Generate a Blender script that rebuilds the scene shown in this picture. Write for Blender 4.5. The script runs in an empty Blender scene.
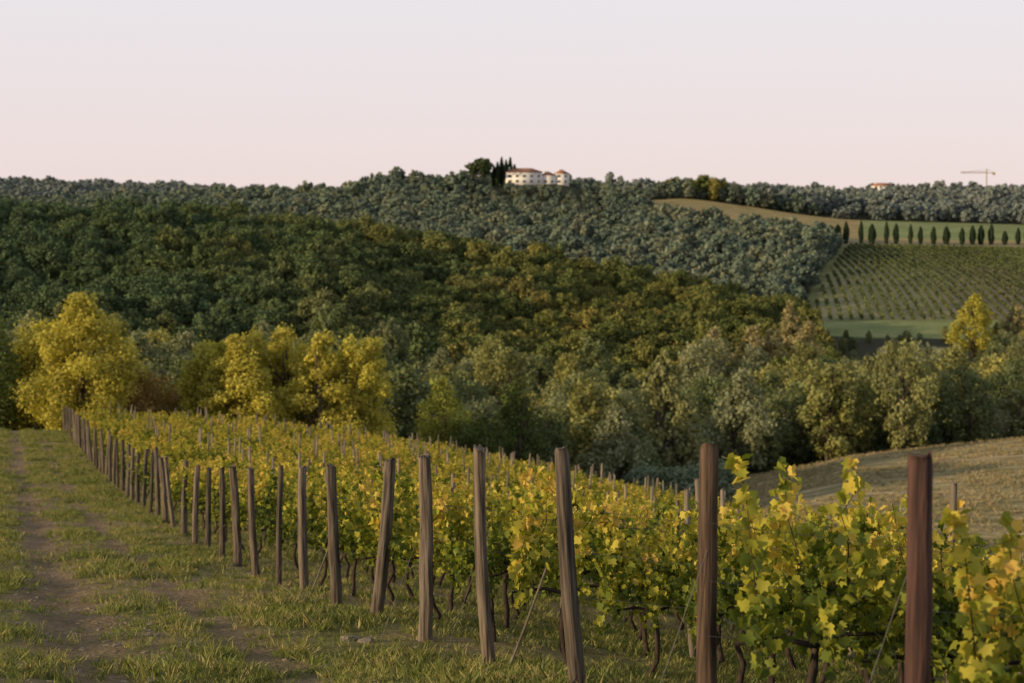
import bpy, math, numpy as np
from mathutils import Vector
rng = np.random.default_rng(7)
scene = bpy.context.scene
COL = scene.collection

# ------------------------------------------------------------------ helpers
def new_mesh(name, verts, facegroups, attrs=None, smooth=False):
    me = bpy.data.meshes.new(name)
    verts = np.asarray(verts, dtype=np.float32)
    me.vertices.add(len(verts)); me.vertices.foreach_set('co', verts.ravel())
    if facegroups:
        loops = np.concatenate([f.ravel() for f, m in facegroups]).astype(np.int32)
        sizes = np.concatenate([np.full(len(f), f.shape[1]) for f, m in facegroups])
        mats = np.concatenate([np.full(len(f), m) for f, m in facegroups]).astype(np.int32)
        starts = np.concatenate([[0], np.cumsum(sizes)[:-1]]).astype(np.int32)
        me.loops.add(len(loops)); me.loops.foreach_set('vertex_index', loops)
        me.polygons.add(len(sizes)); me.polygons.foreach_set('loop_start', starts)
        me.polygons.foreach_set('material_index', mats)
        me.update(calc_edges=True)
        if smooth:
            me.polygons.foreach_set('use_smooth', np.ones(len(sizes), dtype=bool))
    for n, (typ, arr) in (attrs or {}).items():
        a = me.attributes.new(n, typ, 'POINT')
        key = {'FLOAT': 'value', 'INT': 'value', 'FLOAT_VECTOR': 'vector', 'FLOAT_COLOR': 'color'}[typ]
        a.data.foreach_set(key, np.asarray(arr).astype(np.int32 if typ == 'INT' else np.float32).ravel())
    me.update()
    return me

def add_obj(name, me, mats=(), loc=(0, 0, 0), rot=(0, 0, 0), parent=None, coll=None):
    o = bpy.data.objects.new(name, me)
    for m in mats:
        if me is not None and len(me.materials) < len(mats): me.materials.append(m)
    o.location = loc; o.rotation_euler = rot
    (coll or COL).objects.link(o)
    if parent: o.parent = parent
    return o

def hash2(ix, iy, seed=0):
    n = (ix.astype(np.int64) * 374761393 + iy.astype(np.int64) * 668265263 + seed * 1442695041) & 0x7fffffff
    n = ((n ^ (n >> 13)) * 1274126177) & 0x7fffffff
    return ((n ^ (n >> 16)) & 0xffff) / 65535.0
def vnoise(x, y, s, seed=0):
    x = np.asarray(x, float) / s; y = np.asarray(y, float) / s
    ix = np.floor(x); iy = np.floor(y); fx = x - ix; fy = y - iy
    fx = fx * fx * (3 - 2 * fx); fy = fy * fy * (3 - 2 * fy)
    a = hash2(ix, iy, seed); b = hash2(ix + 1, iy, seed); c = hash2(ix, iy + 1, seed); d = hash2(ix + 1, iy + 1, seed)
    return (a * (1 - fx) + b * fx) * (1 - fy) + (c * (1 - fx) + d * fx) * fy
def sstep(a, b, x):
    t = np.clip((x - a) / (b - a), 0, 1); return t * t * (3 - 2 * t)

# ------------------------------------------------------------------ terrain height
TT = np.array([-.3, -.2, -.1, -.04, 0, .03, .06, .1, .15, .2, .3])
TAB = [
 (150, [-17.5,-18,-20.5,-22.5,-23.5,-24.5,-25.5,-26,-25.5,-25,-25.5]),
 (200, [-22,-24,-28,-30,-31,-31.5,-31.5,-31,-29.5,-27,-25]),
 (225, [-25,-27,-31,-33,-34,-34,-34,-33,-31,-28.5,-26]),
 (260, [-29,-31,-34,-36,-37,-37,-36.5,-36,-35,-34,-32]),
 (330, [-32,-33,-35,-36,-37,-37,-37,-37,-37,-36.5,-35]),
 (400, [-20,-20,-24,-28,-30,-31,-32,-33,-35,-36.5,-36]),
 (470, [-7,-7,-12,-18.5,-20.5,-22.5,-24.5,-26,-30,-35,-35]),
 (530, [1.5,1.5,-2,-8.5,-12,-15,-18,-21.5,-28,-33.5,-33.5]),
 (560, [2.5,2,-2,-9,-13,-16,-19.5,-24,-30,-31,-31]),
 (620, [-3,-4,-9,-16,-19,-22,-24,-27,-29,-27,-27.5]),
 (700, [-9,-9,-15,-18,-17,-19,-20,-22,-20,-18,-19]),
 (850, [-2,-2,0,1,1,1,-1,0,0,-2.5,-4.5]),
 (950, [10,12,16,18,20,19,15,17,10,3.5,1]),
 (1000,[15,17,23,31,35,36,23,22,14,8,5]),
 (1100,[18,18,20,27,28,28,24,27,21,13,10]),
 (1250,[28,25,20,20,20,20,26,28,27,25,22]),
 (1450,[40,35,22,15,15,15,25,30,32,32,34]),
 (1800,[45,39,25,22,22,22,28,30,32,34,36]),
 (2600,[30,30,25,22,22,22,25,25,25,25,25]),
 (7000,[0]*11)]
tg = np.linspace(-.34, .34, 137); lg = np.linspace(math.log(150), math.log(7000), 420)
A = np.array([np.interp(tg, TT, r) for _, r in TAB])
lY = np.log([y for y, _ in TAB])
G = np.array([np.interp(lg, lY, A[:, j]) for j in range(len(tg))])      # t x logY
for _ in range(4):
    P = np.pad(G, ((0, 0), (1, 1)), 'edge'); G = (P[:, :-2] + 2 * P[:, 1:-1] + P[:, 2:]) / 4
for _ in range(3):
    P = np.pad(G, ((1, 1), (0, 0)), 'edge'); G = (P[:-2] + 2 * P[1:-1] + P[2:]) / 4
GY = [-60, 0, 8.5, 16, 30, 37.5, 62.6, 82, 104, 125, 132, 150, 200]
GZ = [5.5, -1.8, -3.0, -4.03, -5.95, -6.95, -9.5, -11.1, -12.6, -13.9, -14.6, -17.8, -28]

def row_d(x, y): return (x + .3 * y - 4.55) / 1.044
def rutmask(x, y, d):
    return (np.exp(-((d + 3.6) / .65) ** 2) + .8 * np.exp(-((d + 1.9) / .38) ** 2)) * (.55 + .8 * vnoise(x, y, 4, 13))
def H(x, y):
    x = np.asarray(x, float); y = np.asarray(y, float)
    yy = np.maximum(y, 1.0)
    t = np.clip(x / np.maximum(yy, 100), -.34, .34)
    ly = np.log(np.clip(y, 150, 6999))
    i = (t + .34) / .68 * (len(tg) - 1); j = (ly - lg[0]) / (lg[-1] - lg[0]) * (len(lg) - 1)
    i0 = np.clip(i.astype(int), 0, len(tg) - 2); j0 = np.clip(j.astype(int), 0, len(lg) - 2)
    fi = i - i0; fj = j - j0
    far = (G[i0, j0] * (1 - fi) + G[i0 + 1, j0] * fi) * (1 - fj) + (G[i0, j0 + 1] * (1 - fi) + G[i0 + 1, j0 + 1] * fi) * fj
    far = far + (vnoise(x, y, 60, 3) - .5) * 2.0 * sstep(250, 400, y)
    g = (np.interp(y - 1.5, GY, GZ) + np.interp(y, GY, GZ) + np.interp(y + 1.5, GY, GZ)) / 3
    d = row_d(x, y)
    a = .1 * (1 - sstep(15, 80, y))
    dp = np.clip(d, 0, 55)
    drop = a * dp + .0038 * dp * dp + np.clip(d - 55, 0, 200) * .05
    near = g - drop + .02 * np.clip(-d, 0, 60)
    w = sstep(120, 155, y)
    z = near * (1 - w) + far * w
    m = 1 - sstep(60, 130, y)
    rut = np.exp(-((d + 3.6) / .35) ** 2) + .7 * np.exp(-((d + 1.9) / .28) ** 2)
    z = z + m * ((vnoise(x, y, 2.3, 5) - .5) * .16 + (vnoise(x, y, .6, 6) - .5) * .07 - .07 * rut)
    return z

# ------------------------------------------------------------------ materials
def nmat(name):
    m = bpy.data.materials.new(name); m.use_nodes = True
    nt = m.node_tree; nt.nodes.clear()
    out = nt.nodes.new('ShaderNodeOutputMaterial')
    return m, nt, out
def ramp(nt, stops):
    r = nt.nodes.new('ShaderNodeValToRGB')
    el = r.color_ramp.elements
    while len(el) < len(stops): el.new(.5)
    for e, (p, c) in zip(el, stops): e.position = p; e.color = (*c, 1)
    return r
def mixc(nt, mode, fac=1.0):
    n = nt.nodes.new('ShaderNodeMix'); n.data_type = 'RGBA'; n.blend_type = mode
    n.inputs[0].default_value = fac
    return n  # A=6 B=7 out=2

def leaf_mat(name, stops, transl=.3, by_tint=False, lo=.5, hi=1.4, gain=1.0, hill_shade=None):
    """stand=(x0,x1,colour): hillside shade painted into the foliage colour towards x0 (world location of the tree)"""
    m, nt, out = nmat(name); N = nt.nodes; L = nt.links
    att = N.new('ShaderNodeAttribute'); att.attribute_name = 'tint'
    oi = N.new('ShaderNodeObjectInfo')
    r = ramp(nt, stops)
    if by_tint:
        ad = N.new('ShaderNodeMath'); ad.operation = 'MULTIPLY_ADD'; ad.inputs[1].default_value = .3
        L.new(oi.outputs['Random'], ad.inputs[0]); 
        sb = N.new('ShaderNodeMath'); sb.operation = 'SUBTRACT'; sb.inputs[1].default_value = .15
        L.new(att.outputs['Fac'], sb.inputs[0]); L.new(sb.outputs[0], ad.inputs[2])
        L.new(ad.outputs[0], r.inputs[0])
    else:
        L.new(oi.outputs['Random'], r.inputs[0])
    col = r.outputs[0]
    if hill_shade:
        x0, x1, c2 = hill_shade
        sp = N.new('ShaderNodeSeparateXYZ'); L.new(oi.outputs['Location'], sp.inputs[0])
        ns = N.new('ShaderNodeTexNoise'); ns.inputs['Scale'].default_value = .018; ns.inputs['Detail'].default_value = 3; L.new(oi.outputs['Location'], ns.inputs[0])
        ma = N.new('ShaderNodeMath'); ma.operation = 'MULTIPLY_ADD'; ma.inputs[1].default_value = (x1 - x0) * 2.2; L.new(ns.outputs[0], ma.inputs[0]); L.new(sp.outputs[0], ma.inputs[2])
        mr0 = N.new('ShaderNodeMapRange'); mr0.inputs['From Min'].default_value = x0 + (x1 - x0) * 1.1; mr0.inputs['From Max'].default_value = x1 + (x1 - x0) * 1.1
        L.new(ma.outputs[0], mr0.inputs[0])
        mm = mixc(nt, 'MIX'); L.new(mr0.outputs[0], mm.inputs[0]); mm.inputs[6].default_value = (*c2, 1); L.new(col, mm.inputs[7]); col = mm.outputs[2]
    mr = N.new('ShaderNodeMapRange'); mr.inputs['To Min'].default_value = lo * gain; mr.inputs['To Max'].default_value = hi * gain
    L.new(att.outputs['Fac'], mr.inputs['Value'])
    mx = N.new('ShaderNodeVectorMath'); mx.operation = 'SCALE'
    L.new(col, mx.inputs[0]); L.new(mr.outputs[0], mx.inputs['Scale'])
    if transl <= 0:
        d = N.new('ShaderNodeBsdfDiffuse'); L.new(mx.outputs[0], d.inputs[0]); L.new(d.outputs[0], out.inputs[0]); return m
    d = N.new('ShaderNodeBsdfPrincipled'); d.inputs['Roughness'].default_value = .6
    d.inputs['Specular IOR Level'].default_value = .2
    t = N.new('ShaderNodeBsdfTranslucent'); s = N.new('ShaderNodeMixShader'); s.inputs[0].default_value = transl
    sc = N.new('ShaderNodeVectorMath'); sc.operation = 'MULTIPLY'; sc.inputs[1].default_value = (1.3, 1.25, .6)
    L.new(mx.outputs[0], d.inputs['Base Color']); L.new(mx.outputs[0], sc.inputs[0]); L.new(sc.outputs[0], t.inputs[0])
    L.new(d.outputs[0], s.inputs[1]); L.new(t.outputs[0], s.inputs[2]); L.new(s.outputs[0], out.inputs[0])
    return m
def simple_mat(name, c1, c2, scale=8, rough=.85, stretch=(1, 1, 1), bump=.3, objrand=0):
    m, nt, out = nmat(name); N = nt.nodes; L = nt.links
    tc = N.new('ShaderNodeTexCoord'); mp = N.new('ShaderNodeMapping'); mp.inputs['Scale'].default_value = stretch
    no = N.new('ShaderNodeTexNoise'); no.inputs['Scale'].default_value = scale; no.inputs['Detail'].default_value = 6
    L.new(tc.outputs['Object'], mp.inputs[0]); L.new(mp.outputs[0], no.inputs[0])
    r = ramp(nt, [(.35, c1), (.65, c2)]); L.new(no.outputs[0], r.inputs[0])
    p = N.new('ShaderNodeBsdfPrincipled'); p.inputs['Roughness'].default_value = rough
    p.inputs['Specular IOR Level'].default_value = .2
    src = r.outputs[0]
    if objrand:
        oi = N.new('ShaderNodeObjectInfo'); mr = N.new('ShaderNodeMapRange')
        mr.inputs['To Min'].default_value = 1 - objrand; mr.inputs['To Max'].default_value = 1 + objrand
        L.new(oi.outputs['Random'], mr.inputs[0])
        v = N.new('ShaderNodeVectorMath'); v.operation = 'SCALE'; L.new(src, v.inputs[0]); L.new(mr.outputs[0], v.inputs['Scale']); src = v.outputs[0]
    L.new(src, p.inputs['Base Color'])
    if bump:
        b = N.new('ShaderNodeBump'); b.inputs['Strength'].default_value = bump; b.inputs['Distance'].default_value = .02
        L.new(no.outputs[0], b.inputs['Height']); L.new(b.outputs[0], p.inputs['Normal'])
    L.new(p.outputs[0], out.inputs[0])
    return m

M_bark = simple_mat('bark', (.05, .035, .022), (.11, .085, .06), 12, stretch=(1, 1, .2))
M_vinebark = simple_mat('vine_bark', (.02, .014, .01), (.06, .042, .03), 40, stretch=(1, 1, .2))
M_wood = simple_mat('weathered_wood', (.038, .029, .022), (.165, .13, .098), 30, stretch=(1, 1, .06), bump=1, objrand=.35)
M_wood_red = simple_mat('stained_wood', (.03, .017, .015), (.09, .047, .038), 30, stretch=(1, 1, .06), bump=1)
M_wood_brown = simple_mat('brown_wood', (.03, .02, .014), (.115, .075, .05), 30, stretch=(1, 1, .06), bump=1)
M_wire = simple_mat('galvanised_wire', (.1, .095, .09), (.16, .15, .14), 5, .6, bump=0)
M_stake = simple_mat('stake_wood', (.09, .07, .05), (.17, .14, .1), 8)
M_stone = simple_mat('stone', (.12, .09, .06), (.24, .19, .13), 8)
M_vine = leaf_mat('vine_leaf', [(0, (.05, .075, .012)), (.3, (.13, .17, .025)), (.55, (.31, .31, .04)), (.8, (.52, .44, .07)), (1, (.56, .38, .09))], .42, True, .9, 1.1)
M_oak = leaf_mat('oak_foliage', [(0, (.062, .075, .024)), (.5, (.085, .094, .028)), (.85, (.12, .115, .032)), (1, (.155, .128, .038))], 0, gain=1.4, hill_shade=(-110, 20, (.052, .076, .036)))  # darker green to the left: shade on the hill painted into the foliage
M_far = leaf_mat('hazed_ridge_foliage', [(0, (.095, .125, .095)), (.5, (.115, .145, .10)), (1, (.15, .16, .105))], 0, gain=1.15, lo=.65, hi=1.25)  # paler and greyer: haze painted into the foliage colour
M_dist = leaf_mat('hazed_distant_foliage', [(0, (.14, .17, .155)), (1, (.175, .195, .17))], 0, lo=.8, hi=1.15)  # palest foliage: aerial haze put into the base colour
M_valley = leaf_mat('willow_foliage', [(0, (.085, .11, .045)), (.35, (.13, .15, .06)), (.6, (.19, .2, .11)), (.88, (.19, .19, .06)), (1, (.27, .25, .075))], .28, gain=1.15)
M_yellow = leaf_mat('autumn_foliage', [(0, (.38, .35, .06)), (1, (.47, .41, .075))], .38)
M_orange = leaf_mat('russet_foliage', [(0, (.32, .21, .06)), (1, (.34, .25, .08))], .3)
M_green = leaf_mat('green_foliage', [(0, (.08, .11, .025)), (1, (.12, .14, .035))], .28)
M_pine = leaf_mat('pine_foliage', [(0, (.05, .07, .03)), (1, (.06, .08, .035))], 0)
M_cyp = leaf_mat('cypress_foliage', [(0, (.025, .04, .02)), (1, (.035, .05, .025))], 0)
M_grass = leaf_mat('grass_blades', [(0, (.12, .15, .035)), (.5, (.18, .2, .05)), (1, (.34, .28, .12))], .3)
M_straw_g = leaf_mat('dry_grass_blades', [(0, (.3, .24, .12)), (.7, (.42, .33, .19)), (1, (.2, .2, .09))], .2)
M_fieldvine = leaf_mat('field_vine_foliage', [(0, (.085, .105, .04)), (1, (.13, .135, .05))], 0)

# ground material
mg, nt, out = nmat('terrain_ground'); N = nt.nodes; L = nt.links
at = N.new('ShaderNodeAttribute'); at.attribute_name = 'Col'
mo = N.new('ShaderNodeAttribute'); mo.attribute_name = 'mow'
geo = N.new('ShaderNodeNewGeometry')
n1 = N.new('ShaderNodeTexNoise'); n1.inputs['Scale'].default_value = 1.3; n1.inputs['Detail'].default_value = 8; n1.inputs['Roughness'].default_value = .7
n2 = N.new('ShaderNodeTexNoise'); n2.inputs['Scale'].default_value = 14; n2.inputs['Detail'].default_value = 5
n3 = N.new('ShaderNodeTexNoise'); n3.inputs['Scale'].default_value = .06; n3.inputs['Detail'].default_value = 8; n3.inputs['Roughness'].default_value = .65
for n in (n1, n2, n3): L.new(geo.outputs['Position'], n.inputs[0])
mpw = N.new('ShaderNodeMapping'); mpw.inputs['Rotation'].default_value = (0, 0, .3); mpw.inputs['Scale'].default_value = (.04, .6, .0); L.new(geo.outputs['Position'], mpw.inputs[0])
n4 = N.new('ShaderNodeTexNoise'); n4.inputs['Scale'].default_value = 1; n4.inputs['Detail'].default_value = 6; n4.inputs['Roughness'].default_value = .65; L.new(mpw.outputs[0], n4.inputs[0])
r1 = ramp(nt, [(.3, (.5, .5, .45)), (.7, (1.0, 1.0, 1.0))]); L.new(n1.outputs[0], r1.inputs[0])
r2 = ramp(nt, [(.3, (.55, .55, .55)), (.7, (1, 1, 1))]); L.new(n2.outputs[0], r2.inputs[0])
r3 = ramp(nt, [(.38, (.66, .70, .58)), (.62, (1, .97, .95))]); L.new(n3.outputs[0], r3.inputs[0])
r4 = ramp(nt, [(.4, (.45, .5, .38)), (.58, (1.0, 1.0, 1.0))]); L.new(n4.outputs[0], r4.inputs[0])
ms = [mixc(nt, 'MULTIPLY') for _ in range(4)]
L.new(at.outputs['Color'], ms[0].inputs[6]); L.new(r1.outputs[0], ms[0].inputs[7])
L.new(ms[0].outputs[2], ms[1].inputs[6]); L.new(r2.outputs[0], ms[1].inputs[7])
L.new(ms[1].outputs[2], ms[2].inputs[6]); L.new(r3.outputs[0], ms[2].inputs[7])
L.new(ms[2].outputs[2], ms[3].inputs[6]); L.new(r4.outputs[0], ms[3].inputs[7]); L.new(mo.outputs['Fac'], ms[3].inputs[0])
sc = N.new('ShaderNodeVectorMath'); sc.operation = 'SCALE'; sc.inputs['Scale'].default_value = 1.7; L.new(ms[3].outputs[2], sc.inputs[0])
p = N.new('ShaderNodeBsdfPrincipled'); p.inputs['Roughness'].default_value = .95; p.inputs['Specular IOR Level'].default_value = .1
L.new(sc.outputs[0], p.inputs['Base Color'])
b = N.new('ShaderNodeBump'); b.inputs['Strength'].default_value = 1; b.inputs['Distance'].default_value = .1
ad = N.new('ShaderNodeMath'); ad.operation = 'ADD'; L.new(n1.outputs[0], ad.inputs[0]); L.new(n2.outputs[0], ad.inputs[1])
L.new(ad.outputs[0], b.inputs['Height']); L.new(b.outputs[0], p.inputs['Normal']); L.new(p.outputs[0], out.inputs[0])

# ------------------------------------------------------------------ zones
def yfront(t): return np.interp(t, [.045, .06, .1, .15, .19, .3], [1050, 1000, 900, 885, 868, 868])
def z_golden(x, y):
    t = x / np.maximum(y, 1); return (t > .045) & (y > yfront(t)) & (y < np.interp(t, [.05, .1, .2, .4], [1060, 1070, 1090, 1090]))
def z_vfield(x, y):
    t = x / np.maximum(y, 1); return (y > 608) & (y < 852) & (t > np.interp(y, [600, 852], [.172, .198]))
def z_rightopen(x, y):
    t = x / np.maximum(y, 1); return (y > 548) & (y < 900) & (t > np.interp(y, [600, 852], [.165, .193]))
def z_strip(x, y):
    t = x / np.maximum(y, 1); return (y > 500) & (y < 526) & (t > .216) & (t < .258 + .01 * vnoise(x, y, 9, 2))
def z_dryfield(x, y):
    return (y > 90) & (y < 226 + 12 * (vnoise(x, y, 14, 9) - .5) + 12 * sstep(30, 70, x)) & (x > 18.5 + 9 * (vnoise(x, y, 12, 4) - .5))

# terrain mesh
ts = np.sinh(np.linspace(-2.2, 2.2, 760)); ts = ts / ts.max() * 1.6
ys = np.concatenate([np.linspace(-45, 8, 40)[:-1], np.exp(np.linspace(math.log(8), math.log(6900), 780))])
YY, TTg = np.meshgrid(ys, ts, indexing='ij')
XX = TTg * (YY + 58)
ZZ = H(XX, YY)
nr, nc = XX.shape
V = np.stack([XX, YY, ZZ], -1).reshape(-1, 3)
idx = np.arange(nr * nc).reshape(nr, nc)
F = np.stack([idx[:-1, :-1], idx[:-1, 1:], idx[1:, 1:], idx[1:, :-1]], -1).reshape(-1, 4)
x = V[:, 0]; y = V[:, 1]; d = row_d(x, y); t = x / np.maximum(y, 1)
C = np.tile(np.array([.045, .045, .022]), (len(V), 1))
def setc(mask, c):
    C[mask] = c
near = y < 150
nz = vnoise(x, y, 3.1, 11) * .6 + vnoise(x, y, .9, 12) * .4
gr = np.array([.14, .15, .042]); dryg = np.array([.26, .2, .09]); soil = np.array([.25, .165, .105]); 
w = sstep(.35, .72, nz)[:, None]
base = gr * (1 - w) + dryg * w
rut = np.clip(rutmask(x, y, d) * 1.25 - .12 + .8 * (nz - .5) + .5 * (vnoise(x, y, .35, 71) - .5), 0, 1)[:, None] * .92
base = base * (1 - rut) + soil * rut
C[near] = base[near]
k = z_dryfield(x, y); dn = (vnoise(x, y, 18, 21) * .5 + vnoise(x, y, 5, 22) * .5)[:, None]
C[k] = (np.array([.50, .375, .23]) * (1 - dn) + np.array([.36, .30, .155]) * dn)[k]
mow = np.zeros(len(V)); mow[k] = 1
pth = ((np.abs(y - (172 - .12 * (x - 20))) < .8) | (np.abs(y - (176 - .12 * (x - 20))) < .8)) & k; setc(pth, [.58, .45, .32])
setc(z_golden(x, y), [.36, .27, .12])
gf = z_golden(x, y) & (t > .205) & (y > 925); setc(gf, [.23, .26, .11])
setc(z_rightopen(x, y), [.2, .2, .085])
vf = z_vfield(x, y); brown = sstep(.24, .27, t + .02 * (vnoise(x, y, 60, 5) - .5) + (y - 700) * .0001)[:, None]
C[vf] = (np.array([.30, .27, .15]) * (1 - brown) + np.array([.34, .255, .18]) * brown)[vf]
setc((y > 852) & (y < 900) & (t > .19), [.27, .22, .12])
setc((y > 552) & (y < 606) & (t > .165), [.22, .25, .1])
setc(z_strip(x, y), [.36, .29, .17])
rgba = np.concatenate([C, np.ones((len(C), 1))], 1)
me = new_mesh('terrain', V, [(F, 0)], {'Col': ('FLOAT_COLOR', rgba), 'mow': ('FLOAT', mow)}, smooth=True)
add_obj('terrain', me, [mg])

# ------------------------------------------------------------------ tube / tree builders
def tube(path, rad, n=6):
    path = np.asarray(path, float); rad = np.asarray(rad, float)
    tn = np.gradient(path, axis=0); tn /= np.linalg.norm(tn, axis=1)[:, None] + 1e-9
    ref = np.where(np.abs(tn[:, 2:3]) > .9, np.array([[1., 0, 0]]), np.array([[0, 0, 1.]]))
    a = np.cross(tn, ref); a /= np.linalg.norm(a, axis=1)[:, None] + 1e-9; b_ = np.cross(tn, a)
    ang = np.linspace(0, 2 * math.pi, n, endpoint=False)
    v = path[:, None] + rad[:, None, None] * (np.cos(ang)[None, :, None] * a[:, None] + np.sin(ang)[None, :, None] * b_[:, None])
    m = len(path); ii = np.arange(m * n).reshape(m, n)
    f = np.stack([ii[:-1], np.roll(ii[:-1], -1, 1), np.roll(ii[1:], -1, 1), ii[1:]], -1).reshape(-1, 4)
    return v.reshape(-1, 3), f
class Builder:
    def __init__(s): s.v = []; s.f = {}; s.t = []; s.n = 0
    def add(s, v, f, mat, tint=0.5):
        s.v.append(v); s.f.setdefault((f.shape[1], mat), []).append(f + s.n)
        s.t.append(np.full(len(v), tint) if np.isscalar(tint) else tint); s.n += len(v)
    def mesh(s, name):
        return new_mesh(name, np.concatenate(s.v), [(np.concatenate(fs), k[1]) for k, fs in s.f.items()], {'tint': ('FLOAT', np.concatenate(s.t))})
def unit(v): return v / (np.linalg.norm(v, axis=-1, keepdims=True) + 1e-9)
def place(shape, faces, P, Nn, S, r, tipdir=None):
    if tipdir is None: tipdir = unit(r.normal(size=P.shape))
    T = unit(np.cross(Nn, tipdir)); B = np.cross(T, Nn)
    v = P[:, None] + S[:, None, None] * (shape[None, :, 0:1] * T[:, None] + shape[None, :, 1:2] * B[:, None] + shape[None, :, 2:3] * Nn[:, None])
    k = len(shape); off = (np.arange(len(P)) * k)[:, None]
    return v.reshape(-1, 3), [f[None] + off for f in faces]
CL = np.array([[-.5, -.35, 0], [.1, -.55, .08], [.55, -.05, -.05], [.2, .5, .1], [-.4, .35, -.06]])
CLF = [np.array([0, 1, 2, 3, 4])]

def make_tree(name, Ht, R, nb, nleaf, ls, mats, seed, base=.15, top=1.0, shape='oak', br=(.26, .42), flat=.8, loose=.08):
    r = np.random.default_rng(seed); B = Builder()
    pts = np.array([[0, 0, -.6], [.02 * Ht * r.normal(), .02 * Ht * r.normal(), Ht * .25], [.03 * Ht * r.normal(), .03 * Ht * r.normal(), Ht * .55], [0, 0, Ht * .85]])
    v, f = tube(pts, np.array([.035, .028, .018, .006]) * Ht * .8, 7); B.add(v, f, 0)
    cs = []
    ex = 1 + .18 * r.normal(); lean = r.normal(size=2) * .06 * Ht
    for i in range(nb):
        h = base + (top - base) * ((i + r.random()) / nb)
        if shape == 'oak': prof = math.sin(math.pi * min(1, max(.0, .12 + .80 * (h - base) / (top - base)))) ** .6
        elif shape == 'tall': prof = (1 - abs(2 * ((h - base) / (top - base)) ** .8 - .85) ** 2.2 * .85)
        elif shape == 'umbrella': prof = 1.0 if h < .9 else .6
        else: prof = 1 - .75 * (h - base) / (top - base)
        prof = max(.15, prof)
        a = i * 2.4 + r.random() * .9; q = R * prof * (.3 + .62 * r.random() ** .5)
        c = np.array([math.cos(a) * q * ex + lean[0] * h, math.sin(a) * q / ex + lean[1] * h, Ht * h * .93])
        rr = R * (br[0] + (br[1] - br[0]) * r.random()) * (.6 + .4 * prof)
        cs.append((c, rr))
        if i % 2 == 0:
            s0 = np.array([0, 0, max(.12, h * .6) * Ht]); mid = (s0 + c) / 2 + np.array([0, 0, -.04 * Ht])
            v, f = tube(np.array([s0, mid, c]), np.array([.012, .008, .003]) * Ht, 5); B.add(v, f, 0)
    w_ = np.array([c[1] ** 2 for c in cs]); w_ /= w_.sum()
    for (c, rr), ww in zip(cs, w_):
        n = max(8, int(nleaf * ww))
        dr = unit(r.normal(size=(n, 3))); rad = rr * (.45 + .65 * r.random(n) ** .7)
        ax = np.array([1 + .2 * r.normal(), 1 + .2 * r.normal(), flat * (1 + .2 * r.normal())])
        P = c + dr * rad[:, None] * ax
        P += r.normal(size=P.shape) * rr * loose
        ok = P[:, 2] > Ht * base * .3; P = P[ok]; dr = dr[ok]
        Nn = unit(dr * .9 + r.normal(size=P.shape) * .6)
        S = ls * (.5 + .9 * r.random(len(P)))
        v, fs = place(CL, CLF, P, Nn, S, r)
        tb = r.random() * .5 + .1
        tt = np.clip(tb + .4 * r.random(len(P)), 0, 1)
        B.add(v, fs[0], 1, np.repeat(tt, len(CL)))
    me = B.mesh(name)
    for m in mats: me.materials.append(m)
    return me

def src_coll(name, meshes):
    c = bpy.data.collections.new(name)
    for i, m in enumerate(meshes):
        o = bpy.data.objects.new('%s_%02d' % (name, i), m); c.objects.link(o)
    return c
def scatter(name, P, rotv, scl, idx, coll):
    me = new_mesh(name, P, [], {'rotv': ('FLOAT_VECTOR', rotv), 'sclv': ('FLOAT_VECTOR', scl), 'idx': ('INT', idx)})
    o = add_obj(name, me)
    ng = bpy.data.node_groups.new(name, 'GeometryNodeTree')
    ng.interface.new_socket('Geometry', in_out='INPUT', socket_type='NodeSocketGeometry')
    ng.interface.new_socket('Geometry', in_out='OUTPUT', socket_type='NodeSocketGeometry')
    gi = ng.nodes.new('NodeGroupInput'); go = ng.nodes.new('NodeGroupOutput')
    ci = ng.nodes.new('GeometryNodeCollectionInfo'); ci.inputs['Collection'].default_value = coll
    ci.inputs['Separate Children'].default_value = True; ci.inputs['Reset Children'].default_value = True
    ip = ng.nodes.new('GeometryNodeInstanceOnPoints'); ip.inputs['Pick Instance'].default_value = True
    def na(nm, ty):
        n = ng.nodes.new('GeometryNodeInputNamedAttribute'); n.data_type = ty; n.inputs['Name'].default_value = nm
        return next(s for s in n.outputs if s.enabled and s.name == 'Attribute')
    ng.links.new(gi.outputs[0], ip.inputs['Points']); ng.links.new(ci.outputs[0], ip.inputs['Instance'])
    ng.links.new(na('rotv', 'FLOAT_VECTOR'), ip.inputs['Rotation']); ng.links.new(na('sclv', 'FLOAT_VECTOR'), ip.inputs['Scale'])
    ng.links.new(na('idx', 'INT'), ip.inputs['Instance Index']); ng.links.new(ip.outputs[0], go.inputs[0])
    md = o.modifiers.new('scatter', 'NODES'); md.node_group = ng
    return o
def scatter_trees(name, x, y, smin, smax, coll, nvar, seed, hvar=.15, mul=None, clump=0, cs=40):
    r = np.random.default_rng(seed); n = len(x)
    P = np.stack([x, y, H(x, y) - .2], -1)
    rot = np.zeros((n, 3)); rot[:, 2] = r.random(n) * 6.283
    rot[:, :2] = r.normal(size=(n, 2)) * .05
    s = smin + (smax - smin) * r.random(n)
    if mul is not None: s = s * mul
    s = s * (1 + clump * (vnoise(x, y, cs, seed) * 2 - 1))
    sc_ = np.stack([s, s, s * np.clip(1 + hvar * r.normal(size=n), .6, 1.5)], -1)
    return scatter(name, P, rot, sc_, r.integers(0, nvar, n), coll)
def jgrid(x0, x1, y0, y1, step, seed, jit=.45):
    r = np.random.default_rng(seed)
    gx, gy = np.meshgrid(np.arange(x0, x1, step), np.arange(y0, y1, step))
    gx = gx + (r.random(gx.shape) - .5) * 2 * jit * step; gy = gy + (r.random(gy.shape) - .5) * 2 * jit * step
    return gx.ravel(), gy.ravel()

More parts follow.
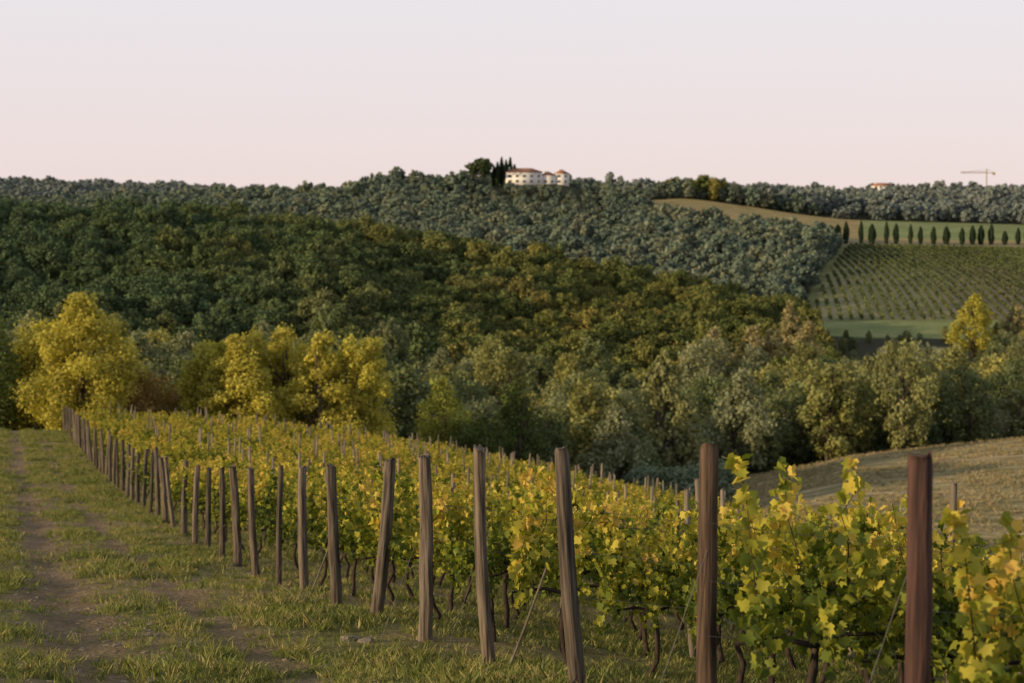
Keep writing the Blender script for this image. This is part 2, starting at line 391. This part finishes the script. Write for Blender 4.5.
# tree libraries
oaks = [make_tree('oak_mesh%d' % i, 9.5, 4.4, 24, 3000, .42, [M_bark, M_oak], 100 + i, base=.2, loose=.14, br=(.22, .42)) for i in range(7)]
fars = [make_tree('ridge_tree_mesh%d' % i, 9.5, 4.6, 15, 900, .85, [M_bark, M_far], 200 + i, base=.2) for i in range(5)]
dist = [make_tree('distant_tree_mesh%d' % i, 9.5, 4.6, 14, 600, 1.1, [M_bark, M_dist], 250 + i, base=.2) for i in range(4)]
vals = [make_tree('willow_mesh%d' % i, 12, 4.2 if i % 3 else 3.2, 34, 5200, .31, [M_bark, M_valley], 300 + i, base=.08, shape=('oak', 'tall')[i % 2], loose=.22, br=(.2, .4)) for i in range(7)]
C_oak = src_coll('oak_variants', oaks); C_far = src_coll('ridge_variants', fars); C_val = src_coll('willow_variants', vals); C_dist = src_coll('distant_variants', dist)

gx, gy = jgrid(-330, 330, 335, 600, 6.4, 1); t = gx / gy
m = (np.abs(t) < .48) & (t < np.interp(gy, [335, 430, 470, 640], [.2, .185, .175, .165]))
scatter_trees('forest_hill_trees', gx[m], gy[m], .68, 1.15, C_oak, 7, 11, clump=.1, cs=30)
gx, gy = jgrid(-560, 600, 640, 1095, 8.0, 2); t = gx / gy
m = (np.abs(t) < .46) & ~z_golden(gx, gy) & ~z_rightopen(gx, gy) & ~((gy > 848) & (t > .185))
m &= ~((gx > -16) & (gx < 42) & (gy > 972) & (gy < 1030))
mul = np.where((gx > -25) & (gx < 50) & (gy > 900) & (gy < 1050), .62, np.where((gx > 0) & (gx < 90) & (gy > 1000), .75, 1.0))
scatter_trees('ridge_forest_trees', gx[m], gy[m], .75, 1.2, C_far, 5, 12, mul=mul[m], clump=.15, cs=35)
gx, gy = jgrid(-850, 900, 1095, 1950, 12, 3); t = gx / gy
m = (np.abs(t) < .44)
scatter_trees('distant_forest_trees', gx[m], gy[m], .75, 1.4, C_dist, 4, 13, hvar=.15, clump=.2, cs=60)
# valley belt
gx, gy = jgrid(-200, 260, 178, 345, 6.4, 4); t = gx / gy
edge = z_dryfield(gx, gy)
m = (np.abs(t) < .5) & ~edge & (gy > np.interp(t, [-.3, -.1, 0, .1], [185, 180, 190, 185]))
scatter_trees('valley_woodland_trees', gx[m], gy[m], .5, 1.2, C_val, 7, 14, hvar=.2, clump=.12, cs=22)
gx, gy = jgrid(60, 300, 345, 545, 7.5, 5); t = gx / gy
m = (t > .17) & (t < .5) & ~z_strip(gx, gy) & ~((gy > 480) & (gy < 532) & (t > .205) & (t < .27))
mul = np.where((gy > 395) & (t < .285), .42, 1.0)
scatter_trees('valley_far_trees', gx[m], gy[m], .5, .95, C_val, 7, 15, mul=mul[m])

# individual trees
def tree(name, x, y, Ht, R, mat, seed, shape='oak', base=.08, nb=40, nl=11000, ls=.2, loose=.2, br=(.2, .4), **k):
    me = make_tree(name + '_mesh', Ht, R, nb, nl, ls, [M_bark, mat], seed, base=base, shape=shape, loose=loose, br=br, **k)
    add_obj(name, me, (), (x, y, float(H(x, y)) - .2))
tree('autumn_maple_tree', -38.0, 150, 14.0, 4.3, M_yellow, 1, 'tall', nl=22000, nb=55)
tree('autumn_maple_tree', -42.5, 156, 11.8, 3.6, M_yellow, 2, 'oak', nl=15000)
tree('field_oak_tree', -47.5, 154, 11.4, 4.6, M_green, 3, 'oak')
tree('field_oak_tree', -52.5, 160, 13.0, 5.0, M_green, 33, 'oak')
tree('russet_hawthorn_tree', -34.2, 156, 7.2, 3.2, M_orange, 4, 'oak', nl=7000)
tree('russet_hawthorn_tree', -30.5, 160, 6.4, 3.0, M_orange, 5, 'oak', nl=7000)
for i, (x_, y_, h_, r_) in enumerate([(-27.6, 156, 10.8, 3.0), (-24.4, 153, 11.8, 3.3), (-21.0, 158, 13.6, 3.2), (-17.8, 154, 13.0, 3.4), (-14.8, 156, 13.3, 3.2), (-22.5, 162, 13.8, 3.4), (-16.2, 160, 12.5, 3.4)]):
    tree('autumn_maple_tree', x_, y_, h_, r_, M_yellow, 10 + i, 'tall' if i % 2 else 'oak', nl=17000, base=.03)
tree('autumn_poplar_tree', -7.0, 182, 14.0, 4.0, leaf_mat('yellow_green_foliage', [(0, (.24, .26, .05)), (1, (.28, .29, .055))], .32), 21, 'tall')
tree('russet_shrub', -10.5, 178, 6, 2.6, M_orange, 27, 'oak', nl=4000)
tree('alder_tree', 1.4, 186, 14.6, 3.6, M_green, 22, 'cone')
tree('alder_tree', -3.0, 178, 9.5, 3.2, M_green, 23, 'oak')
M_straw = leaf_mat('straw_foliage', [(0, (.30, .26, .12)), (1, (.35, .30, .14))], .3)
for i, (x_, y_, h_, r_) in enumerate([(45, 372, 17, 5), (52, 376, 18, 5), (59, 378, 17, 5), (66, 385, 19, 4.5), (135, 500, 20, 5.5), (149, 505, 16, 4), (70, 420, 21, 4.5), (39, 366, 14, 4.5)]):
    tree('golden_poplar_tree', x_, y_, h_, r_, M_straw if i != 4 else M_yellow, 40 + i, 'tall', nl=6000, ls=.45)
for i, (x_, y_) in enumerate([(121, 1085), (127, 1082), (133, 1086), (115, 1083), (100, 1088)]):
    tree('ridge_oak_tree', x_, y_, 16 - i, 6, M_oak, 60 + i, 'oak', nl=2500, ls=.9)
M_blue = leaf_mat('grey_reed_foliage', [(0, (.15, .2, .13)), (1, (.18, .22, .14))], .25)
for i, (x_, y_) in enumerate([(17.5, 178), (21, 180), (14.5, 183)]):
    tree('grey_willow_shrub', x_, y_, 5.5, 3, M_blue, 70 + i, 'oak', nl=6000, ls=.24, base=.0)
# unseen shrubs added left of the track to throw shade across it
for i, (x_, y_, h_) in enumerate([(-27, -8, 3.0), (-28, -4.5, 2.8), (-26.5, -1, 3.0), (-28, 2.5, 2.4)]):
    tree('shade_shrub', x_, y_, h_, 2.0, M_green, 170 + i, 'oak', nl=2500, ls=.2, base=.0, nb=20)

# cypresses
def cyp_mesh(i, Hc=10, R=1.25, n=2600, ls=.4):
    r = np.random.default_rng(500 + i); B = Builder()
    v, f = tube(np.array([[0, 0, -.5], [0, 0, Hc * .5], [0, 0, Hc * .92]]), np.array([.18, .1, .02]), 6); B.add(v, f, 0)
    h = r.random(n); a = r.random(n) * 6.283
    prof = np.clip(np.sin(np.pi * np.clip(h * .86 + .12, 0, 1)) ** .7, .05, 1) * (1 + .15 * np.sin(a * 3 + h * 9 + i))
    q = R * prof * (.7 + .35 * r.random(n))
    P = np.stack([np.cos(a) * q, np.sin(a) * q, Hc * (.05 + .95 * h)], -1)
    Nn = unit(np.stack([np.cos(a), np.sin(a), .2 + 0 * a], -1) + r.normal(size=(n, 3)) * .4)
    v, fs = place(CL * np.array([.7, 1.4, 1]), CLF, P, Nn, ls * (.6 + .8 * r.random(n)), r, np.tile([[0., 0, 1]], (n, 1)) + r.normal(size=(n, 3)) * .2)
    B.add(v, fs[0], 1, np.repeat(.2 + .6 * r.random(n), 5))
    me = B.mesh('cypress_mesh%d' % i); me.materials.append(M_bark); me.materials.append(M_cyp); return me
cyps = [cyp_mesh(i) for i in range(4)]
def put_cyp(x, y, h, w=1.0, i=0):
    o = add_obj('cypress_tree', cyps[i % 4], (), (x, y, float(H(x, y)) - .3), (0, 0, i * 1.3)); o.scale = (w, w, h / 10)
cr = np.random.default_rng(77)
for i in range(24):
    xx = 163 + i * 6.6 + cr.normal() * 1.0; yy = 858 + i * 1.8
    put_cyp(xx, yy, 9.4 + cr.normal() * 1.3 + (1 if i < 5 else 0), 1.2 + .15 * cr.normal(), i)
for i, (xx, yy, hh) in enumerate([(-8.5, 1000, 14), (-6, 1003, 16.5), (-3.5, 998, 15), (-1, 1001, 16), (1.5, 999, 12), (-10.5, 1003, 12)]):
    put_cyp(xx, yy, hh, 1.15, i)
tree('stone_pine_tree', -20, 995, 18, 7.5, M_pine, 80, 'umbrella', base=.55, nl=3500, ls=.8, nb=22, br=(.28, .42), flat=.6, loose=.08)

# far vineyard rows (hedges)
def hedge_rows():
    B = Builder(); r = np.random.default_rng(9)
    dx, dy = .07, 1.0; ln = math.hypot(dx, dy); dx /= ln; dy /= ln
    px, py = dy, -dx
    for i in range(0, 110):
        sx, sy = 90 + px * i * 3.6, 600 + py * i * 3.6
        s = np.arange(-10, 300, .8); s = s + (r.random(len(s)) - .5) * .5
        bend = 10 * np.sin(s / 110 + i * .01)
        xs = sx + dx * s + bend + r.normal(size=len(s)) * .08; ys_ = sy + dy * s
        k = z_vfield(xs, ys_) & (xs / ys_ < .46); k &= r.random(len(s)) > .02 + .25 * (vnoise(xs, ys_, 16, 77) > .75)
        xs = xs[k]; ys_ = ys_[k]
        if len(xs) < 3: continue
        n = len(xs)
        for j in range(3):
            P = np.stack([xs + r.normal(size=n) * .2, ys_ + r.normal(size=n) * .3, H(xs, ys_) + .35 + .33 * j + r.normal(size=n) * .12], -1)
            v, fs = place(CL, CLF, P, unit(r.normal(size=(n, 3)) + np.array([0, -.5, .5])), .95 * (.6 + .7 * r.random(n)), r)
            B.add(v, fs[0], 0, np.repeat(.1 + .4 * r.random(n) + .3 * vnoise(xs, ys_, 30, 8), 5))
    me = B.mesh('hillside_vineyard_rows'); return me
add_obj('hillside_vineyard_rows', hedge_rows(), [M_fieldvine])

# ------------------------------------------------------------------ villa
def boxv(x0, x1, y0, y1, z0, z1):
    v = np.array([[a, b_, c] for c in (z0, z1) for b_ in (y0, y1) for a in (x0, x1)], float)
    f = np.array([[0, 1, 3, 2][::-1], [4, 5, 7, 6], [0, 1, 5, 4], [1, 3, 7, 5], [3, 2, 6, 7], [2, 0, 4, 6]])
    return v, f
def hip(x0, x1, y0, y1, z0, h, o=.6):
    x0 -= o; x1 += o; y0 -= o; y1 += o; w = (y1 - y0) / 2; ym = (y0 + y1) / 2
    v = np.array([[x0, y0, z0], [x1, y0, z0], [x1, y1, z0], [x0, y1, z0], [x0 + w, ym, z0 + h], [x1 - w, ym, z0 + h]])
    return v, np.array([[0, 1, 5, 4], [2, 3, 4, 5]]), np.array([[1, 2, 5], [3, 0, 4]]), np.array([[3, 2, 1, 0]])
M_plaster = simple_mat('white_plaster', (.62, .57, .5), (.78, .74, .68), .6, bump=0)
M_tile = simple_mat('terracotta_tile', (.22, .10, .06), (.36, .18, .11), 1.5, bump=0)
M_glass = simple_mat('window_dark', (.03, .03, .035), (.07, .07, .08), 1, .3, bump=0)
M_shut = simple_mat('grey_shutter', (.18, .2, .18), (.25, .27, .24), 1, bump=0)
def villa(name, X, Y, blocks, rotz=0, dz=0):
    e = bpy.data.objects.new(name, None); COL.objects.link(e); e.location = (X, Y, float(H(X, Y)) + dz); e.rotation_euler[2] = rotz
    bw, bt, bg, bs = Builder(), Builder(), Builder(), Builder()
    for (x0, x1, y0, y1, h, nf, ncol) in blocks:
        v, f = boxv(x0, x1, y0, y1, -3, h); bw.add(v, f, 0)
        v, q, tr_, bt_ = hip(x0, x1, y0, y1, h + .01, 2.4 if (x1 - x0) > (y1 - y0) else 1.0, .6 if (x1 - x0) > (y1 - y0) + 2 else .3)
        bt.add(v, q, 0); bt.f.setdefault((3, 0), []).append(tr_ + bt.n - 6); bt.f[(4, 0)].append(bt_ + bt.n - 6)
        v, f = boxv(x0 + 2, x0 + 2.8, (y0 + y1) / 2, (y0 + y1) / 2 + .8, h + .8, h + 3.0); bw.add(v, f, 0)
        for fl in range(nf):
            for c in range(ncol):
                cx = x0 + (c + .5) * (x1 - x0) / ncol; cz = .9 + fl * 3.1
                v, f = boxv(cx - .45, cx + .45, y0 - .04, y0 - .01, cz, cz + 1.4); bg.add(v, f, 0)
                for sgn in (-1, 1):
                    v, f = boxv(cx + sgn * .7 - .22, cx + sgn * .7 + .22, y0 - .09, y0 - .02, cz, cz + 1.4); bs.add(v, f, 0)
    for n_, b_, m_ in (('walls', bw, M_plaster), ('roof', bt, M_tile), ('windows', bg, M_glass), ('shutters', bs, M_shut)):
        add_obj(n_, b_.mesh(n_), [m_], parent=e)
villa('hilltop_villa', 13, 1000, [(-17, 4, -5, 6, 7.0, 2, 5), (4.01, 12, -4, 3.5, 5.2, 1, 2), (12.02, 20, -3.5, 3.2, 6.2, 2, 2)], .12, -.3)
villa('farmhouse', 300, 1390, [(-8, 8, -4, 4, 6, 2, 4)], .1, 8)
villa('farmhouse', -208, 1440, [(-7, 7, -4, 4, 6, 2, 4)], -.2, 8)
def crane():
    B = Builder()
    def bar(p, q, r_): v, f = tube(np.array([p, (np.array(p) + np.array(q)) / 2, q], float), [r_] * 3, 4); B.add(v, f, 0)
    bar((0, 0, 0), (0, 0, 26), .45); bar((-22, 0, 23), (7, 0, 23), .28); bar((-22, 0, 23.2), (0, 0, 26), .08); bar((7, 0, 23), (0, 0, 26), .1); bar((-22, 0, 23.9), (0, 0, 24), .15)
    v, f = boxv(5, 7, -.8, .8, 21.2, 22.8); B.add(v, f, 0)
    return B.mesh('tower_crane')
add_obj('tower_crane', crane(), [simple_mat('crane_yellow', (.32, .22, .12), (.36, .26, .14), 1, bump=0)], (1450 * .277, 1450, float(H(1450 * .277, 1450)) + 1))

# ------------------------------------------------------------------ vineyard
def line_pt(k): y_ = 8.5 + 2.45 * k; return 4.55 - .3 * y_, y_
U = np.array([1, .3]) / math.hypot(1, .3)
def post_mesh(i, Ht=2.0, R=.066):
    r = np.random.default_rng(900 + i); n = 14
    zs = [-.4, 0, .4, .8, 1.2, 1.6, Ht - .03, Ht]
    rd = R * np.array([1.08, 1.05, 1.02, 1, .98, .96, .93, .8]) * (1 + .03 * r.normal(size=8))
    bow = .025 * r.normal(size=2); zz = np.array(zs) / Ht
    path = np.stack([bow[0] * np.sin(zz * 3) + .003 * r.normal(size=8), bow[1] * np.sin(zz * 3) + .003 * r.normal(size=8), zs], -1); path[-1, :2] = path[-2, :2]
    v, f = tube(path, rd, n)
    ang = np.tile(np.arange(n), 8); v[:, :2] += (.005 * r.normal(size=(n, 2)))[ang]
    v[n * 6:, 2] += .012 * r.normal(size=2 * n) + .15 * (v[n * 6:, 0] * r.normal() + v[n * 6:, 1] * r.normal())
    B = Builder(); B.add(v, f, 0); c = np.arange(n * 7, n * 8)
    B.f.setdefault((n, 0), []).append(c[None, ::-1].copy())
    me = B.mesh('post_mesh%d' % i); me.polygons.foreach_set('use_smooth', [len(p_.vertices) == 4 for p_ in me.polygons]); return me
pr = np.random.default_rng(3)
TOPZ = {0: -1.05, 1: -1.32, 2: -1.65, 3: -1.88, 4: -2.32}
tilt = {0: -.02, 1: .01, 2: -.05, 3: -.06, 4: .0, 5: .09, 6: -.04}
mats_p = {0: M_wood_red, 1: M_wood_brown}
pm = [post_mesh(i) for i in range(6)]
for k_ in range(49):
    x_, y_ = line_pt(k_); z_ = float(H(x_, y_))
    me = post_mesh(50 + k_, 2.0) if k_ < 2 else pm[k_ % 6]
    if not me.materials: me.materials.append(mats_p.get(k_, M_wood))
    o = add_obj('wooden_end_post', me, (), (x_, y_, z_), (pr.normal() * .04, tilt.get(k_, pr.normal() * .045), pr.random() * .3))
    h_ = (TOPZ[k_] - z_) if k_ in TOPZ else 1.97 + pr.normal() * .08
    rs = 1 + (.1 * pr.normal() if k_ > 2 else 0)
    o.scale = (rs, rs, h_ / 2.0)
thin = [post_mesh(20 + i, 2.0, .04) for i in range(3)]
for m_ in thin: m_.materials.append(simple_mat('grey_post', (.10, .08, .06), (.24, .2, .155), 20, stretch=(1, 1, .1), objrand=.3))
C_thin = src_coll('trellis_post_variants', thin)
PP, VV = [], []
for k_ in range(49):
    x_, y_ = line_pt(k_); Ln = 30 if k_ < 8 else 52
    off = pr.random() * 2
    for s in np.arange(3.0 + off, Ln, 4.6): PP.append((x_ + U[0] * s, y_ + U[1] * s))
    for s in np.arange(.75, Ln, .9):
        if pr.random() > .04: VV.append((x_ + U[0] * s, y_ + U[1] * s + pr.normal() * .04, [.9, 1.0, 1.03, 1.05, 1.06][k_] if k_ < 5 else (1.03 if k_ < 15 else .87)))
PP = np.array(PP); VV = np.array(VV)
n = len(PP); P = np.stack([PP[:, 0], PP[:, 1], H(PP[:, 0], PP[:, 1])], -1)
scatter('trellis_posts', P, np.stack([pr.normal(size=n) * .04, pr.normal(size=n) * .04, pr.random(n)], -1), np.stack([np.ones(n), np.ones(n), 1.05 + .06 * pr.normal(size=n)], -1), pr.integers(0, 3, n), C_thin)

LS = np.array([[0, 0, 0], [0, 1.0, -.08], [.3, -.14, .08], [.52, .18, .12], [.36, .36, .08], [.46, .74, .06], [.17, .68, .02],
               [-.3, -.14, .08], [-.52, .18, .12], [-.36, .36, .08], [-.46, .74, .06], [-.17, .68, .02]]); LS[:, 1] -= .4
LF = [np.array([0, 2, 3, 4, 5, 6, 1]), np.array([0, 1, 11, 10, 9, 8, 7])]
def vine_mesh(i):
    r = np.random.default_rng(1000 + i); B = Builder()
    zz = np.linspace(-.1, .78, 6); v, f = tube(np.stack([.035 * r.normal(size=6), .03 * r.normal(size=6), zz], -1), np.array([.04, .033, .03, .028, .03, .025]), 7); B.add(v, f, 0)
    for sg in (-1, 1):
        v, f = tube(np.array([[0, 0, .76], [sg * .2, .02, .82], [sg * .5, 0, .8]]), np.array([.022, .016, .01]), 5); B.add(v, f, 0)
    PL, TL = [], []
    for c in range(12):
        x0 = -.52 + c * .09 + .04 * r.normal(); hh = 1.35 + .35 * r.random() + (.3 if r.random() < .18 else 0)
        s = np.linspace(0, 1, 8); lean = .12 * r.normal(); ly_ = .12 * r.normal()
        path = np.stack([x0 + lean * s + .02 * r.normal(size=8), ly_ * s + .03 * r.normal(size=8), .75 + (hh - .75) * s], -1)
        if r.random() < .4:
            path = np.stack([x0 + lean * s, np.sign(r.normal()) * (.08 + .3 * s), .9 + .7 * s - .95 * s ** 2.2], -1)
        v, f = tube(path, np.linspace(.005, .0025, 8), 4); B.add(v, f, 0)
        n_ = 58; q = r.random(n_) ** .85
        pp = np.stack([np.interp(q, s, path[:, j]) for j in range(3)], -1)
        pp += unit(r.normal(size=(n_, 3))) * np.array([.14, .18, .13]) * r.random((n_, 1)) ** .5 * (1.15 - .6 * q[:, None])
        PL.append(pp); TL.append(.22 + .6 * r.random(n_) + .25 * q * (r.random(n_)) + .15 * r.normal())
    P_ = np.concatenate(PL); T_ = np.clip(np.concatenate(TL) * (0.52 + .52 * np.clip((P_[:, 2] - .7) / .9, 0, 1)), 0, 1)  # tint drops lower down: canopy shade and lit tops painted into leaves
    n_ = len(P_); out_ = np.stack([.25 * r.normal(size=n_), np.sign(P_[:, 1] + .04 * r.normal(size=n_)) * (.4 + r.random(n_)), .1 + .6 * r.random(n_)], -1)
    Nn = unit(out_ + .7 * r.normal(size=(n_, 3)))
    tip = np.stack([.6 * r.normal(size=n_), .4 * r.normal(size=n_), -1 + .3 * r.normal(size=n_)], -1)
    T = unit(np.cross(tip, Nn)); Bv = np.cross(Nn, T)
    S = .042 + .052 * r.random(n_)
    v = P_[:, None] + S[:, None, None] * (LS[None, :, 0:1] * T[:, None] + LS[None, :, 1:2] * Bv[:, None] + (LS[None, :, 2:3] * (r.normal(size=(n_, 1, 1)) * 1.5 + .8)) * Nn[:, None])
    off = (np.arange(n_) * 12)[:, None]
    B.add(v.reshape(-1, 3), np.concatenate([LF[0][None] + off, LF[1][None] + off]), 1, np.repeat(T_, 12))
    me = B.mesh('vine_mesh%d' % i); me.materials.append(M_vinebark); me.materials.append(M_vine); return me
C_vine = src_coll('vine_variants', [vine_mesh(i) for i in range(10)])
n = len(VV); ang0 = math.atan2(.3, 1)
s_ = 1 + .07 * pr.normal(size=n)
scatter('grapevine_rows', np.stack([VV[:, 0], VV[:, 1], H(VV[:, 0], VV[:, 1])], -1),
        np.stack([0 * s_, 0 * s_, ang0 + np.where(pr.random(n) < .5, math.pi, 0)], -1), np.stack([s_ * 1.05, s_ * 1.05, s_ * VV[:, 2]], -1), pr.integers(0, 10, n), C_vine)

# wires
B = Builder()
for k_ in range(14):
    x_, y_ = line_pt(k_)
    for hz in (.8, 1.15, 1.5):
        s = np.arange(0, 30, 2.5); xs = x_ + U[0] * s; ys_ = y_ + U[1] * s
        v, f = tube(np.stack([xs, ys_ - .05, H(xs, ys_) + hz + .01 * pr.normal(size=len(s))], -1), np.full(len(s), .0015), 4); B.add(v, f, 0)
    if k_ in (0, 1, 3, 4, 6, 7, 9, 11):
        a = np.array([x_, y_, float(H(x_, y_)) + 1.35]); gx_, gy_ = x_ - U[0] * .5, y_ - U[1] * .5
        v, f = tube(np.array([a, (a + [gx_, gy_, float(H(gx_, gy_))]) / 2, [gx_, gy_, float(H(gx_, gy_))]]), np.full(3, .0022), 4); B.add(v, f, 0)
add_obj('trellis_wires', B.mesh('trellis_wires'), [M_wire])
# thin prop stakes leaning beside the row ends
for k_, s_len in ((3, 1.0), (7, 1.1)):
    x_, y_ = line_pt(k_); bx, by = x_ + U[0] * .12, y_ - .5
    p0 = np.array([bx, by, float(H(bx, by)) - .1]); p1 = np.array([x_ + U[0] * .55, y_ - .05, float(H(x_, y_)) + s_len])
    v, f = tube(np.array([p0, (p0 + p1) / 2 + [.01, 0, .01], p1]), [.013, .012, .01], 6); B2 = Builder(); B2.add(v, f, 0)
    add_obj('prop_stake', B2.mesh('prop_stake'), [M_stake])

# ------------------------------------------------------------------ grass + stones
def tuft(i, n_=16, h=.09, mat=None):
    r = np.random.default_rng(40 + i); B = Builder()
    a = r.random(n_) * 6.283; q = .11 * r.random(n_) ** .5; hh = h * (.5 + .9 * r.random(n_)); w_ = (.005 + .004 * r.random(n_)) * h / .09
    bx, by = np.cos(a) * q, np.sin(a) * q; lx, ly_ = r.normal(size=n_) * .55 * hh, r.normal(size=n_) * .55 * hh
    tx, ty = -np.sin(a), np.cos(a)
    v = np.stack([np.stack([bx - tx * w_, by - ty * w_, 0 * a - .01], -1), np.stack([bx + tx * w_, by + ty * w_, 0 * a - .01], -1),
                  np.stack([bx + lx * .5 + tx * w_ * .6, by + ly_ * .5 + ty * w_ * .6, hh * .6], -1), np.stack([bx + lx, by + ly_, hh], -1)], 1)
    f = np.arange(n_ * 4).reshape(-1, 4)
    B.add(v.reshape(-1, 3), f, 0, np.repeat(.2 + .7 * r.random(n_), 4)); me = B.mesh('tuft%d' % i); me.materials.append(mat or M_grass); return me
C_tuft = src_coll('tuft_variants', [tuft(i) for i in range(6)])
gr_ = np.random.default_rng(55)
n = 100000
yy = 8 + 122 * gr_.random(n) ** 1.8; dd = -8.5 + 17 * gr_.random(n)
xx = 4.55 - .3 * yy + dd * 1.044
nzg = vnoise(xx, yy, 3.1, 11) * .6 + vnoise(xx, yy, .9, 12) * .4
keep = gr_.random(n) > np.clip(rutmask(xx, yy, dd) * 1.35 - .15 + .8 * (nzg - .5) + .5 * (vnoise(xx, yy, .35, 71) - .5), 0, .96)
keep &= gr_.random(n) < .25 + .75 * (nzg < .5)
xx = xx[keep]; yy = yy[keep]; n = len(xx)
sz = (.4 + .55 * gr_.random(n)) * (1 + yy / 90) * (.5 + .9 * vnoise(xx, yy, 1.5, 31))
scatter('grass_tufts', np.stack([xx, yy, H(xx, yy)], -1), np.stack([gr_.normal(size=n) * .1, gr_.normal(size=n) * .1, gr_.random(n) * 6.28], -1), np.stack([sz, sz, sz], -1), gr_.integers(0, 6, n), C_tuft)
# stubble on the dry field to the right
C_stub = src_coll('stubble_variants', [tuft(20 + i, 10, .28, M_straw_g) for i in range(4)])
n = 22000; xx = 13 + 77 * gr_.random(n); yy = 130 + 108 * gr_.random(n)
keep = z_dryfield(xx, yy) & (xx / yy < .42) & (vnoise(xx * .25, yy, 1.6, 41) > .45); xx = xx[keep]; yy = yy[keep]; n = len(xx); sz = .6 + .7 * gr_.random(n)
scatter('dry_field_stubble', np.stack([xx, yy, H(xx, yy)], -1), np.stack([0 * xx, 0 * xx, gr_.random(n) * 6.28], -1), np.stack([sz * 1.6, sz * 1.6, sz], -1), gr_.integers(0, 4, n), C_stub)

def rock(i):
    import bmesh
    r = np.random.default_rng(i); bm = bmesh.new(); bmesh.ops.create_icosphere(bm, subdivisions=2, radius=1)
    for v in bm.verts:
        c = v.co; c *= 1 + .25 * math.sin(c.x * 3 + i) * math.cos(c.y * 4 + i) + .08 * r.normal(); c.z *= .55
    me = bpy.data.meshes.new('clod%d' % i); bm.to_mesh(me); bm.free(); me.materials.append(M_stone); return me
C_rock = src_coll('clod_variants', [rock(i) for i in range(4)])
n = 1500; yy = 10 + 50 * gr_.random(n) ** 1.6; dd = np.where(gr_.random(n) < .6, -3.6 + gr_.normal(size=n) * .7, -5 + 8 * gr_.random(n)); xx = 4.55 - .3 * yy + dd * 1.044
sz = .012 + .035 * gr_.random(n) ** 3
xx = np.append(xx, [-1.75, -1.55, -.95, -1.2]); yy = np.append(yy, [18.2, 18.0, 18.6, 17.4]); sz = np.append(sz, [.11, .08, .1, .07]); n = len(xx)
scatter('soil_clods', np.stack([xx, yy, H(xx, yy)], -1), np.stack([0 * xx, 0 * xx, gr_.random(n) * 6], -1), np.stack([sz * 1.3, sz, sz], -1), gr_.integers(0, 4, n), C_rock)

# ------------------------------------------------------------------ light, sky, camera
az, el = math.radians(243), math.radians(12)
sv = Vector((math.cos(el) * math.sin(az), math.cos(el) * math.cos(az), math.sin(el)))
sd = bpy.data.lights.new('sun', 'SUN'); sd.energy = 5.0; sd.angle = math.radians(.6); sd.color = (1, .76, .46)
so = bpy.data.objects.new('sun', sd); so.rotation_euler = sv.to_track_quat('Z', 'Y').to_euler(); COL.objects.link(so)
w = bpy.data.worlds.new('World'); scene.world = w; w.use_nodes = True
nt = w.node_tree; N = nt.nodes; L = nt.links
bg = N['Background']; bg.inputs[1].default_value = .1
sky = N.new('ShaderNodeTexSky'); sky.sky_type = 'NISHITA'; sky.sun_disc = False; sky.sun_elevation = el; sky.sun_rotation = az
tc = N.new('ShaderNodeTexCoord'); sx = N.new('ShaderNodeSeparateXYZ'); L.new(tc.outputs['Generated'], sx.inputs[0])
r = ramp(nt, [(0, (.90, .72, .68)), (.06, (.90, .78, .78)), (.16, (.88, .85, .89)), (.45, (.58, .61, .68)), (1, (.44, .49, .6))])
L.new(sx.outputs[2], r.inputs[0])
s10 = N.new('ShaderNodeVectorMath'); s10.operation = 'SCALE'; s10.inputs['Scale'].default_value = 10; L.new(r.outputs[0], s10.inputs[0])
mx = mixc(nt, 'MIX', .9); L.new(sky.outputs[0], mx.inputs[6]); L.new(s10.outputs[0], mx.inputs[7]); L.new(mx.outputs[2], bg.inputs[0])

cd = bpy.data.cameras.new('camera'); cam = bpy.data.objects.new('camera', cd); COL.objects.link(cam); scene.camera = cam
cd.lens = 60; cd.sensor_width = 36; cd.clip_end = 12000; cd.clip_start = .1
cam.location = (0, 0, 0); cam.rotation_euler = (math.radians(90 - 3.4), 0, 0)
cd.dof.use_dof = True; cd.dof.focus_distance = 17; cd.dof.aperture_fstop = 2.6
scene.view_settings.view_transform = 'Standard'; scene.view_settings.look = 'None'; scene.view_settings.exposure = 0
